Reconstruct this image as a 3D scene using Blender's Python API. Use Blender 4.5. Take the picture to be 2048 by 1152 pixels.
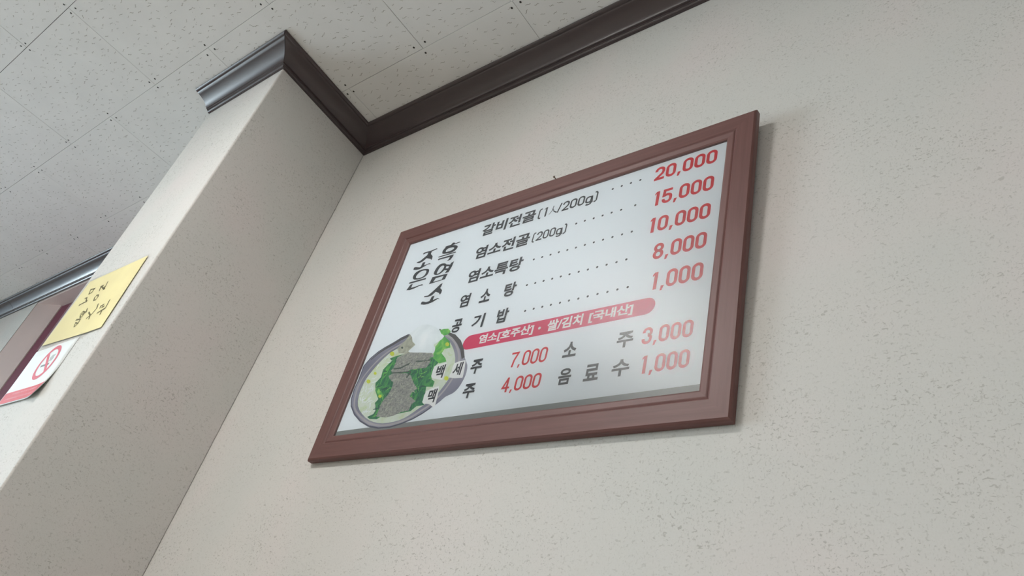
import bpy, bmesh, math, random
from mathutils import Vector, Euler, Matrix
from mathutils.geometry import tessellate_polygon

for o in list(bpy.data.objects):
    bpy.data.objects.remove(o, do_unlink=True)
C = bpy.context.scene.collection
scene = bpy.context.scene
PI = math.pi

# ------------------------------------------------------------------ camera
Z0 = 2.4611                       # height of the crown's lower edge; ceiling at 2.5
HC = 2.5
FPX = 1550.58                     # focal length in pixels of the 2048 px wide photograph
CAM = Vector((1.68916, -0.81368, Z0 - 1.55418))
EUL = Euler((2.20399, -0.251119, 0.64264), 'XYZ')
cd = bpy.data.cameras.new('camera')
cd.sensor_width = 36.0
cd.lens = FPX / 2048 * 36.0
cd.clip_start = 0.02
cam = bpy.data.objects.new('camera', cd)
cam.location = CAM
cam.rotation_euler = EUL
C.objects.link(cam)
scene.camera = cam
ROT = EUL.to_matrix()

# ------------------------------------------------------------------ light and exposure
scene.view_settings.view_transform = 'Standard'
scene.view_settings.look = 'None'
scene.view_settings.gamma = 1.0
scene.view_settings.use_curve_mapping = False
scene.view_settings.exposure = -0.13
wd = bpy.data.worlds.new('sky')
scene.world = wd
wd.use_nodes = True
wd.node_tree.nodes['Background'].inputs[0].default_value = (0.72, 0.86, 1.0, 1)
wd.node_tree.nodes['Background'].inputs[1].default_value = 1.2
DAYLIGHT_W = 600.0
LAMP_EMIT = 84.0
LAMP_FAR = 84.0
al = bpy.data.lights.new('window_daylight', 'AREA')
al.shape = 'RECTANGLE'
al.size = 4.2
al.size_y = 2.0
al.energy = DAYLIGHT_W
al.color = (0.78, 0.89, 1.0)
alo = bpy.data.objects.new('window_daylight', al)
alo.location = (-4.95, -2.4, 1.35)
alo.rotation_euler = (0, -PI / 2, 0)
C.objects.link(alo)


# ------------------------------------------------------------------ helpers
def ray(px, py):
    return ROT @ Vector(((px - 1024) / FPX, -(py - 576) / FPX, -1.0))


def hit_axis(px, py, axis, val):
    d = ray(px, py)
    t = (val - CAM[axis]) / d[axis]
    return CAM + d * t


def tagk(o, label=None, cat=None, group=None, kind=None):
    if label:
        o['label'] = label
    if cat:
        o['category'] = cat
    if group:
        o['group'] = group
    if kind:
        o['kind'] = kind
    return o


def link(name, mesh, mat=None, parent=None):
    o = bpy.data.objects.new(name, mesh)
    C.objects.link(o)
    if mat and not mesh.materials:
        mesh.materials.append(mat)
    if parent:
        o.parent = parent
    return o


def pyd(name, v, f, mat=None, parent=None, smooth=False):
    m = bpy.data.meshes.new(name)
    m.from_pydata([tuple(a) for a in v], [], f)
    m.update()
    if smooth:
        for p in m.polygons:
            p.use_smooth = True
    return link(name, m, mat, parent)


def box_data(x0, x1, y0, y1, z0, z1):
    v = [(x0, y0, z0), (x1, y0, z0), (x1, y1, z0), (x0, y1, z0), (x0, y0, z1), (x1, y0, z1), (x1, y1, z1), (x0, y1, z1)]
    f = [(0, 3, 2, 1), (4, 5, 6, 7), (0, 1, 5, 4), (1, 2, 6, 5), (2, 3, 7, 6), (3, 0, 4, 7)]
    return v, f


def box(name, x0, x1, y0, y1, z0, z1, mat, parent=None, bevel=0.0, seg=2):
    v, f = box_data(x0, x1, y0, y1, z0, z1)
    m = bpy.data.meshes.new(name)
    bm = bmesh.new()
    vs = [bm.verts.new(a) for a in v]
    for q in f:
        bm.faces.new([vs[i] for i in q])
    if bevel:
        bmesh.ops.bevel(bm, geom=bm.edges[:], offset=bevel, segments=seg, affect='EDGES', profile=0.5)
    bm.to_mesh(m)
    bm.free()
    return link(name, m, mat, parent)


def multibox(name, boxes, mat, parent=None):
    V, F = [], []
    for b in boxes:
        v, f = box_data(*b)
        n = len(V)
        V += v
        F += [tuple(i + n for i in q) for q in f]
    return pyd(name, V, F, mat, parent)


def empty(name, loc=(0, 0, 0), rot=(0, 0, 0)):
    o = bpy.data.objects.new(name, None)
    o.empty_display_size = 0.05
    o.location = loc
    o.rotation_euler = rot
    C.objects.link(o)
    return o


def cyl_data(p0, p1, r, n=16, r1=None):
    p0, p1 = Vector(p0), Vector(p1)
    d = (p1 - p0).normalized()
    a = d.orthogonal().normalized()
    b = d.cross(a)
    if r1 is None:
        r1 = r
    V, F = [], []
    for i in range(n):
        t = 2 * PI * i / n
        k = a * math.cos(t) + b * math.sin(t)
        V += [p0 + k * r, p1 + k * r1]
    for i in range(n):
        j = (i + 1) % n
        F.append((2 * i, 2 * j, 2 * j + 1, 2 * i + 1))
    F.append(tuple(2 * i for i in reversed(range(n))))
    F.append(tuple(2 * i + 1 for i in range(n)))
    return V, F


# ------------------------------------------------------------------ materials
def srgb(r, g, b):
    def c(x):
        x /= 255.0
        return x / 12.92 if x <= 0.04045 else ((x + 0.055) / 1.055) ** 2.4
    return (c(r), c(g), c(b), 1)


def newmat(name):
    m = bpy.data.materials.new(name)
    m.use_nodes = True
    nt = m.node_tree
    return m, nt, nt.nodes['Principled BSDF']


def nd(nt, t, **kw):
    n = nt.nodes.new(t)
    for k, v in kw.items():
        setattr(n, k, v)
    return n


def ramp(nt, src, stops):
    r = nd(nt, 'ShaderNodeValToRGB')
    e = r.color_ramp.elements
    e[0].position, e[0].color = stops[0][0], stops[0][1]
    e[1].position, e[1].color = stops[-1][0], stops[-1][1]
    for p, c in stops[1:-1]:
        k = e.new(p)
        k.color = c
    nt.links.new(src, r.inputs[0])
    return r.outputs[0]


def noise(nt, vec, scale, detail=2.0, rough=0.5, dist=0.0):
    n = nd(nt, 'ShaderNodeTexNoise')
    n.inputs['Scale'].default_value = scale
    n.inputs['Detail'].default_value = detail
    n.inputs['Roughness'].default_value = rough
    n.inputs['Distortion'].default_value = dist
    nt.links.new(vec, n.inputs['Vector'])
    return n.outputs['Fac']


def mixc(nt, fac, a, b, mode='MIX'):
    m = nd(nt, 'ShaderNodeMix', data_type='RGBA', blend_type=mode)
    for sock, v in ((m.inputs[0], fac), (m.inputs[6], a), (m.inputs[7], b)):
        if isinstance(v, (int, float)):
            sock.default_value = v
        elif isinstance(v, tuple):
            sock.default_value = v
        else:
            nt.links.new(v, sock)
    return m.outputs[2]


def mth(nt, op, a, b=0.0):
    m = nd(nt, 'ShaderNodeMath', operation=op)
    for i, v in enumerate((a, b)):
        if isinstance(v, (int, float)):
            m.inputs[i].default_value = v
        else:
            nt.links.new(v, m.inputs[i])
    return m.outputs[0]


def bump(nt, h, bsdf, strength, dist):
    b = nd(nt, 'ShaderNodeBump')
    b.inputs['Strength'].default_value = strength
    b.inputs['Distance'].default_value = dist
    nt.links.new(h, b.inputs['Height'])
    nt.links.new(b.outputs[0], bsdf.inputs['Normal'])


def objco(nt, scale=(1, 1, 1), rot=(0, 0, 0)):
    t = nd(nt, 'ShaderNodeTexCoord')
    mp = nd(nt, 'ShaderNodeMapping')
    mp.inputs['Scale'].default_value = scale
    mp.inputs['Rotation'].default_value = rot
    nt.links.new(t.outputs['Object'], mp.inputs[0])
    return mp.outputs[0]


def wall_material():
    # matt wallpaper with a plaster relief: small pits and short flecks, darker in the pits
    m, nt, b = newmat('speckled_plaster')
    v = objco(nt)
    # short flecks: stretched noise above a threshold, in two directions
    f1 = ramp(nt, noise(nt, objco(nt, (1.0, 1, 1.7), (0, 0.5, 0)), 150, 2.0, 0.55, 0.7), [(0.615, (0, 0, 0, 1)), (0.67, (1, 1, 1, 1))])
    f2 = ramp(nt, noise(nt, objco(nt, (1.6, 1.6, 1.0), (0, 0.3, 0.4)), 260, 2.0, 0.5, 0.4), [(0.60, (0, 0, 0, 1)), (0.68, (1, 1, 1, 1))])
    dense = ramp(nt, noise(nt, v, 7.0, 2.0), [(0.33, (0.25, 0.25, 0.25, 1)), (0.66, (1, 1, 1, 1))])
    fl = mth(nt, 'MULTIPLY', mth(nt, 'MAXIMUM', f1, mth(nt, 'MULTIPLY', f2, 0.6)), dense)
    # coarse cloudy tone of the print
    cl = ramp(nt, noise(nt, v, 3.2, 3.0), [(0.35, srgb(206, 205, 201)), (0.5, srgb(209, 206, 202)), (0.66, srgb(213, 206, 203))])
    gr = noise(nt, v, 420, 2.0, 0.6)
    base = mixc(nt, mth(nt, 'MULTIPLY', mth(nt, 'SUBTRACT', gr, 0.42), 0.5), cl, srgb(186, 181, 172))
    col = mixc(nt, mth(nt, 'MULTIPLY', fl, 0.52), base, srgb(132, 127, 118))
    nt.links.new(col, b.inputs['Base Color'])
    b.inputs['Roughness'].default_value = 0.75
    b.inputs['Specular IOR Level'].default_value = 0.25
    h = mth(nt, 'SUBTRACT', mth(nt, 'MULTIPLY', gr, 0.5), fl)
    bump(nt, h, b, 0.35, 0.0007)
    return m


def simple(name, col, rough=0.5, spec=0.5, metal=0.0, coat=0.0, var=0.0, vscale=40.0):
    m, nt, b = newmat(name)
    if var:
        n = noise(nt, objco(nt), vscale, 3.0)
        dk = tuple(c * (1 - var) for c in col[:3]) + (1,)
        lt = tuple(min(1, c * (1 + var)) for c in col[:3]) + (1,)
        nt.links.new(ramp(nt, n, [(0.3, dk), (0.7, lt)]), b.inputs['Base Color'])
    else:
        b.inputs['Base Color'].default_value = col
    b.inputs['Roughness'].default_value = rough
    b.inputs['Specular IOR Level'].default_value = spec
    b.inputs['Metallic'].default_value = metal
    b.inputs['Coat Weight'].default_value = coat
    b.inputs['Coat Roughness'].default_value = 0.2
    return m


def grain_material(name, c0, c1, along, rough=0.45, spec=0.4):
    # fine printed wood grain running along one axis
    m, nt, b = newmat(name)
    sc = [1.0, 1.0, 1.0]
    for i in range(3):
        sc[i] = 6.0 if i == along else 160.0
    n = noise(nt, objco(nt, tuple(sc)), 1.0, 4.0, 0.6, 0.3)
    nt.links.new(ramp(nt, n, [(0.3, c0), (0.7, c1)]), b.inputs['Base Color'])
    b.inputs['Roughness'].default_value = rough
    b.inputs['Specular IOR Level'].default_value = spec
    bump(nt, n, b, 0.08, 0.0004)
    return m


M = {}
M['wall'] = wall_material()
M['tile'] = simple('gypsum_tile', srgb(220, 218, 216), 0.85, 0.2, var=0.03, vscale=9)
M['grid'] = simple('ceiling_void', srgb(70, 66, 60), 0.9, 0.1, var=0.05)
M['fissure_shade_mat'] = simple('fissure_shade', srgb(165, 161, 154), 0.95, 0.05, var=0.08, vscale=60)  # darker tone paints the shade inside the pits onto flat marks
M['pin'] = simple('pinhole_shade', srgb(128, 124, 116), 0.95, 0.05, var=0.05)  # shade inside the pinholes as a darker colour
M['screw'] = simple('dark_screw', srgb(52, 48, 45), 0.5, 0.4, 0.6, var=0.1)
M['crown'] = simple('dark_walnut_film', srgb(58, 44, 45), 0.36, 0.6, coat=0.35, var=0.05, vscale=25)
M['frame_h'] = grain_material('frame_wood_horizontal', srgb(98, 64, 61), srgb(112, 75, 71), 0)
M['frame_v'] = grain_material('frame_wood_vertical', srgb(98, 64, 61), srgb(112, 75, 71), 2)
M['panel'] = simple('white_print_sheet', srgb(229, 238, 245), 0.55, 0.3, var=0.008, vscale=8)
M['band'] = simple('grey_print', srgb(128, 134, 134), 0.5, 0.3, var=0.03, vscale=12)
M['ink'] = simple('black_ink', srgb(44, 50, 58), 0.5, 0.2, var=0.05)
M['red'] = simple('red_ink', srgb(206, 38, 52), 0.5, 0.2, var=0.04)
M['magenta'] = simple('magenta_ink', srgb(208, 52, 100), 0.5, 0.2, var=0.03, vscale=10)
M['white_ink'] = simple('white_print', srgb(232, 236, 238), 0.5, 0.2, var=0.01)
M['pink'] = simple('pink_paint', srgb(214, 196, 193), 0.6, 0.3, var=0.03, vscale=6)
M['maroon'] = simple('maroon_paint', srgb(108, 44, 64), 0.6, 0.15, var=0.06, vscale=12)
M['floor'] = simple('floor_board', srgb(172, 164, 152), 0.4, 0.4, var=0.08, vscale=6)
M['plain_wall'] = simple('plain_wall_paint', srgb(205, 200, 190), 0.8, 0.2, var=0.02, vscale=4)
M['alu'] = simple('window_frame_white', srgb(215, 215, 212), 0.4, 0.5, var=0.02)
M['steel'] = simple('nail_steel', srgb(95, 78, 66), 0.45, 0.5, 0.7, var=0.1)
M['brass'] = simple('handle_metal', srgb(170, 165, 155), 0.3, 0.5, 0.9, var=0.04)
M['yellow'] = simple('yellow_paper', srgb(252, 240, 184), 0.55, 0.3, var=0.05, vscale=9)
M['pen'] = simple('pen_ink', srgb(116, 108, 58), 0.7, 0.1, var=0.1)
M['paper'] = simple('white_paper', srgb(226, 230, 230), 0.55, 0.3, var=0.01)
M['sign_red'] = simple('sign_red', srgb(205, 78, 86), 0.5, 0.3, var=0.05, vscale=30)
M['sign_pink'] = simple('sign_ring_red', srgb(208, 92, 108), 0.5, 0.3, var=0.04, vscale=30)
M['sign_grey'] = simple('sign_grey', srgb(120, 130, 132), 0.5, 0.3, var=0.06, vscale=60)
M['sign_dots'] = simple('sign_small_print', srgb(238, 176, 180), 0.5, 0.3, var=0.05)


def clear_sheet(name, rough, tint=(1, 1, 1, 1), ior=1.5, gain=1.0):
    m, nt, b = newmat(name)
    nt.nodes.remove(b)
    out = nt.nodes['Material Output']
    tr = nd(nt, 'ShaderNodeBsdfTransparent')
    tr.inputs[0].default_value = tint
    gl = nd(nt, 'ShaderNodeBsdfGlossy')
    gl.inputs['Roughness'].default_value = rough
    fr = nd(nt, 'ShaderNodeFresnel')
    fr.inputs[0].default_value = ior
    mx = nd(nt, 'ShaderNodeMixShader')
    nt.links.new(mth(nt, 'MULTIPLY', fr.outputs[0], gain), mx.inputs[0])
    nt.links.new(tr.outputs[0], mx.inputs[1])
    nt.links.new(gl.outputs[0], mx.inputs[2])
    nt.links.new(mx.outputs[0], out.inputs[0])
    return m


M['acrylic'] = clear_sheet('clear_acrylic', 0.34, gain=0.95)
M['laminate'] = clear_sheet('clear_laminate', 0.12, ior=1.3, gain=0.6)
M['glass'] = clear_sheet('window_glass', 0.0, (0.95, 0.98, 0.97, 1))

me, nt, b = newmat('lamp_diffuser')
b.inputs['Base Color'].default_value = (0.9, 0.9, 0.88, 1)
b.inputs['Emission Color'].default_value = (1.0, 0.985, 0.955, 1)
b.inputs['Emission Strength'].default_value = LAMP_EMIT
M['lamp'] = me
me, nt, b = newmat('lamp_diffuser_far')
b.inputs['Base Color'].default_value = (0.9, 0.9, 0.88, 1)
b.inputs['Emission Color'].default_value = (1.0, 0.985, 0.955, 1)
b.inputs['Emission Strength'].default_value = LAMP_FAR
M['lamp_far'] = me


def photo_print(name, stops, scale, detail=4.0, stretch=(1, 1, 1), dist=0.6):
    m, nt, b = newmat(name)
    n = noise(nt, objco(nt, stretch), scale, detail, 0.6, dist)
    nt.links.new(ramp(nt, n, stops), b.inputs['Base Color'])
    b.inputs['Roughness'].default_value = 0.5
    b.inputs['Specular IOR Level'].default_value = 0.2
    return m


M['p_bowl'] = photo_print('print_bowl_metal', [(0.3, srgb(110, 112, 132)), (0.5, srgb(136, 138, 156)), (0.7, srgb(160, 162, 176))], 9, 2)
M['p_rimdark'] = simple('print_rim_dark', srgb(82, 84, 102), 0.5, 0.2, var=0.12, vscale=30)
M['p_rimlight'] = simple('print_rim_light', srgb(172, 168, 176), 0.5, 0.2, var=0.08, vscale=30)
M['p_soup'] = photo_print('print_soup', [(0.30, srgb(196, 208, 168)), (0.45, srgb(204, 218, 200)), (0.6, srgb(210, 220, 212)), (0.75, srgb(184, 208, 150))], 38)
M['p_green'] = photo_print('print_greens', [(0.25, srgb(30, 92, 66)), (0.45, srgb(42, 112, 84)), (0.58, srgb(64, 146, 84)), (0.75, srgb(96, 178, 92))], 90, 6, (1, 1, .45), 1.2)
M['p_leaf'] = photo_print('print_leaf', [(0.25, srgb(52, 130, 78)), (0.5, srgb(96, 180, 88)), (0.75, srgb(160, 216, 110))], 60, 4)
M['p_meat'] = photo_print('print_meat', [(0.25, srgb(112, 114, 116)), (0.45, srgb(140, 144, 142)), (0.6, srgb(160, 162, 156)), (0.78, srgb(200, 204, 196))], 240, 5)
M['p_meat2'] = photo_print('print_meat_light', [(0.25, srgb(138, 140, 132)), (0.5, srgb(168, 172, 158)), (0.75, srgb(196, 200, 184))], 70, 4)
M['p_dark'] = simple('print_fold_dark', srgb(70, 88, 84), 0.5, 0.2, var=0.15, vscale=60)
M['p_fold'] = simple('print_rim_shadow', srgb(84, 84, 88), 0.5, 0.2, var=0.12, vscale=40)
M['p_dkgreen'] = simple('print_dark_green', srgb(38, 92, 78), 0.5, 0.2, var=0.15, vscale=80)
M['p_shade'] = simple('print_meat_shade', srgb(112, 116, 116), 0.5, 0.2, var=0.12, vscale=80)
M['p_yellow'] = simple('print_yolk', srgb(198, 210, 70), 0.5, 0.2, var=0.1, vscale=90)
M['p_rice'] = photo_print('print_rice', [(0.3, srgb(216, 226, 232)), (0.55, srgb(228, 237, 242)), (0.75, srgb(236, 242, 246))], 20, 2)

# ------------------------------------------------------------------ the room
XL, XR, YF = -4.7, 3.6, -5.2       # left wall, right wall, wall behind the camera
D, XB, PW = 0.3433, 0.0176, 0.3800  # pilaster: depth, x of its corner, width
OX0, OX1 = -2.43, -1.05             # door opening in the back wall
SOF = Z0 + 0.002


def struct(o):
    o['kind'] = 'structure'
    return o


struct(box('floor', XL - .2, XR + .2, YF - .2, 0.3, -0.06, 0.0, M['floor']))
wb = struct(multibox('wall_back', [(OX1, XR + .1, 0, 0.2, 0, HC), (XL - .1, OX0, 0, 0.2, 0, HC), (OX0, OX1, 0, 0.2, SOF, HC)], M['wall']))
struct(box('wall_right', XR, XR + .15, YF, 0, 0, HC, M['wall']))
struct(box('wall_front', XL, XR, YF - .15, YF, 0, HC, M['plain_wall']))
WY0, WY1, WZ0, WZ1 = -4.6, -0.22, 0.25, 2.4
struct(multibox('wall_left', [(XL - .15, XL, YF, 0, 0, WZ0), (XL - .15, XL, YF, 0, WZ1, HC), (XL - .15, XL, YF, WY0, WZ0, WZ1), (XL - .15, XL, WY1, 0, WZ0, WZ1)], M['plain_wall']))

# window in the left wall: frame, mullions and panes
win = struct(empty('window_1', (XL - .08, 0, 0)))
for (a, c2, e, f2) in ((WY0, WY1, WZ0, WZ0 + .05), (WY0, WY1, WZ1 - .05, WZ1), (WY0, WY0 + .05, WZ0 + .05, WZ1 - .05), (WY1 - .05, WY1, WZ0 + .05, WZ1 - .05)):
    box('window_frame', -.03, .03, a, c2, e, f2, M['alu'], win)
ys = [WY0 + .05 + i * (WY1 - WY0 - .1) / 3 for i in range(4)]
for i in range(3):
    box('window_pane', -.003, .003, ys[i] + .021, ys[i + 1] - .021, WZ0 + .051, WZ1 - .051, M['glass'], win)
for i in (1, 2):
    box('mullion', -.025, .025, ys[i] - .02, ys[i] + .02, WZ0 + .05, WZ1 - .05, M['alu'], win)

# pilaster, with softly rounded corners
pil = struct(box('wall_pilaster', XB - PW, XB, -D, 0.0, 0.0, HC - 0.001, M['wall'], None, 0.004, 3))
# the side towards the wall runs from x=0 at the wall to x=XB at the corner
for v in pil.data.vertices:
    if v.co.x > -0.05 and v.co.y > -0.1:
        v.co.x -= XB

# door in the opening on the left: pink splayed lining, maroon leaf
door = struct(empty('door_1', ((OX0 + OX1) / 2, 0.06, 0)))
dx = (OX0 + OX1) / 2


def dpoly(name, v, f, mat):
    return pyd(name, [(a - dx, b2 - 0.06, c) for a, b2, c in v], f, mat, door)


HEXA = [(0, 1, 2, 3), (7, 6, 5, 4), (0, 4, 5, 1), (1, 5, 6, 2), (2, 6, 7, 3), (3, 7, 4, 0)]
JB = -2.275
dpoly('door_jamb', [(OX0 + .001, 0.002, 0), (JB, 0.062, 0), (JB, 0.1, 0), (OX0 + .001, 0.1, 0), (OX0 + .001, 0.002, SOF - .001), (JB, 0.062, SOF - .001), (JB, 0.1, SOF - .001), (OX0 + .001, 0.1, SOF - .001)], HEXA, M['pink'])
dpoly('door_jamb', [(OX1 - .001, 0.1, 0), (OX1 - .12, 0.1, 0), (OX1 - .12, 0.062, 0), (OX1 - .001, 0.002, 0), (OX1 - .001, 0.1, SOF - .001), (OX1 - .12, 0.1, SOF - .001), (OX1 - .12, 0.062, SOF - .001), (OX1 - .001, 0.002, SOF - .001)], HEXA, M['pink'])
dpoly('door_head', [(OX0 + .002, 0.003, SOF - .012), (OX1 - .002, 0.003, SOF - .012), (OX1 - .002, 0.1, SOF - .012), (OX0 + .002, 0.1, SOF - .012), (OX0 + .002, 0.003, SOF - .0015), (OX1 - .002, 0.003, SOF - .0015), (OX1 - .002, 0.1, SOF - .0015), (OX0 + .002, 0.1, SOF - .0015)], HEXA, M['pink'])
leaf = box('door_leaf', JB + .001 - dx, OX1 - .121 - dx, 0.006, 0.038, 0.006, SOF - .014, M['maroon'], door, 0.002, 1)
lw0, lw1 = JB - dx, OX1 - .12 - dx
for zz0, zz1 in ((0.18, 0.9), (1.12, SOF - .25)):
    box('door_panel', lw0 + .2, lw1 - .15, -0.002, 0.008, zz0, zz1, M['maroon'], leaf, 0.004, 2)
hv, hf = cyl_data((lw1 - .07, 0.008, 1.0), (lw1 - .07, -.04, 1.0), .011)
hv2, hf2 = cyl_data((lw1 - .065, -.04, 1.0), (lw1 - .18, -.04, 1.0), .009)
pyd('door_handle', hv + hv2, hf + [tuple(i + len(hv) for i in q) for q in hf2], M['brass'], leaf)

# crown moulding: one mitred run per side.  profile = (out from the wall, down from the ceiling)
PROF = [(0.0, 0.0), (0.0728, 0.0), (0.0728, 0.0045), (0.0700, 0.0068), (0.0660, 0.0072), (0.0632, 0.0062), (0.0615, 0.0070)]
for i in range(11):
    t = i / 10 * PI / 2
    k = i / 10
    ell = (0.0605 - 0.0435 * math.sin(t), 0.0080 + 0.0215 * (1 - math.cos(t)))
    lin = (0.0605 - 0.0435 * k, 0.0080 + 0.0215 * k)
    PROF.append((ell[0] * .62 + lin[0] * .38, ell[1] * .62 + lin[1] * .38))
PROF += [(0.0165, 0.0305), (0.0130, 0.0308), (0.0128, 0.0335), (0.0085, 0.0340), (0.0080, 0.0350), (0.0056, 0.0370), (0.0054, 0.0389), (0.0, 0.0389)]


def crown(name, a, b, na, out, mitre_a, mitre_b):
    # a, b: run's end points on the wall line; out: unit vector away from the wall
    # mitre: how far the end moves along the run per unit of projection
    a, b, out = Vector(a), Vector(b), Vector(out)
    d = (b - a).normalized()
    V, F = [], []
    n = len(PROF)
    for k, (p, mt) in enumerate(((a, mitre_a), (b, mitre_b))):
        for (o_, z_) in PROF:
            q = p + out * o_ + d * (mt * o_)
            V.append((q.x, q.y, HC - 0.0006 - z_))
    for i in range(n):
        j = (i + 1) % n
        F.append((i, j, n + j, n + i))
    F.append(tuple(range(n))[::-1])
    F.append(tuple(n + i for i in range(n)))
    o = pyd(name, V, F, M['crown'])
    bm = bmesh.new()
    bm.from_mesh(o.data)
    bmesh.ops.recalc_face_normals(bm, faces=bm.faces)
    bm.to_mesh(o.data)
    bm.free()
    for p in o.data.polygons:
        p.use_smooth = True
    o.data.set_sharp_from_angle(angle=math.radians(38))
    return struct(o)


g = 0.0004
crown('trim_1', (g, -g, 0), (XR - g, -g, 0), 0, (0, -1, 0), 1.0, 0.0)
crown('trim_2', (g, -g, 0), (XB + g, -D - g, 0), 0, (1, 0, 0), 1.0, 1.0)
crown('trim_3', (XB + g, -D - g, 0), (XB - PW, -D - g, 0), 0, (0, -1, 0), -1.0, 0.0)
crown('trim_4', (XB - PW - .001, -g, 0), (-2.718, -g, 0), 0, (0, -1, 0), 0.0, 0.0)
crown('trim_5', (-2.7205, -g, 0), (XL + .001, -g, 0), 0, (0, -1, 0), 0.0, 0.0)

# ------------------------------------------------------------------ ceiling of 300 x 600 gypsum tiles in running bond
ceil = struct(box('ceiling', XL - .15, XR + .15, YF - .15, 0.2, HC + 0.009, HC + 0.1, M['grid']))
TY, TX = -0.1905, 0.4125
GAP = 0.0008
rnd = random.Random(7)
TW, TH = 0.6 - GAP, 0.3 - GAP


def tile_mesh(w, h):
    m = bpy.data.meshes.new('ceiling_tile')
    bm = bmesh.new()
    v, f = box_data(-w / 2, w / 2, -h / 2, h / 2, 0, 0.009)
    vs = [bm.verts.new(a) for a in v]
    for q in f:
        bm.faces.new([vs[i] for i in q])
    bmesh.ops.bevel(bm, geom=[e for e in bm.edges if all(x.co.z < .001 for x in e.verts)], offset=0.0006, segments=1, affect='EDGES')
    bm.to_mesh(m)
    bm.free()
    m.materials.append(M['tile'])
    return m


def fissure_shade_mesh(seed):
    # short S-shaped flat ribbons, the shade of the grooves painted on, all running roughly with the tile's length, on a jittered grid
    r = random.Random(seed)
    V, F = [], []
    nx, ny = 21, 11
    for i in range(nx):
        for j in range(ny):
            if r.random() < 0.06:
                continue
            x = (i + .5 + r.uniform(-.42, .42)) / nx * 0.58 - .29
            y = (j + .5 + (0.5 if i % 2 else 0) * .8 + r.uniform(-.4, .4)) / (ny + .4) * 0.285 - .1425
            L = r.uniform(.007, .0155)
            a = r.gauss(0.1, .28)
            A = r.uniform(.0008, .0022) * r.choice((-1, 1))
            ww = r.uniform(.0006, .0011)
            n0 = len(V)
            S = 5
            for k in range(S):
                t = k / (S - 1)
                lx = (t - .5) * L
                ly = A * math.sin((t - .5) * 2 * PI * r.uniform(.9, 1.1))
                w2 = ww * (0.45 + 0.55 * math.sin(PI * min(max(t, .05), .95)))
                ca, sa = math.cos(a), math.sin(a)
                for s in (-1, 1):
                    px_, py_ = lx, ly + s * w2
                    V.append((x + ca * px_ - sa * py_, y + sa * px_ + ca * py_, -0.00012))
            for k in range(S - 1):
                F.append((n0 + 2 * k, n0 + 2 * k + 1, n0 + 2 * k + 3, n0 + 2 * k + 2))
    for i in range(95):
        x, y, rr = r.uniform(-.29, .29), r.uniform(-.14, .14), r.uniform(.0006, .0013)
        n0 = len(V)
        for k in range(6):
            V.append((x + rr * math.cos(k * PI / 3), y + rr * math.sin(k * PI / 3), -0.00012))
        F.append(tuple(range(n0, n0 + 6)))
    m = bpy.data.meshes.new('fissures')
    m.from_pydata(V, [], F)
    m.materials.append(M['fissure_shade_mat'])
    return m


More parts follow.
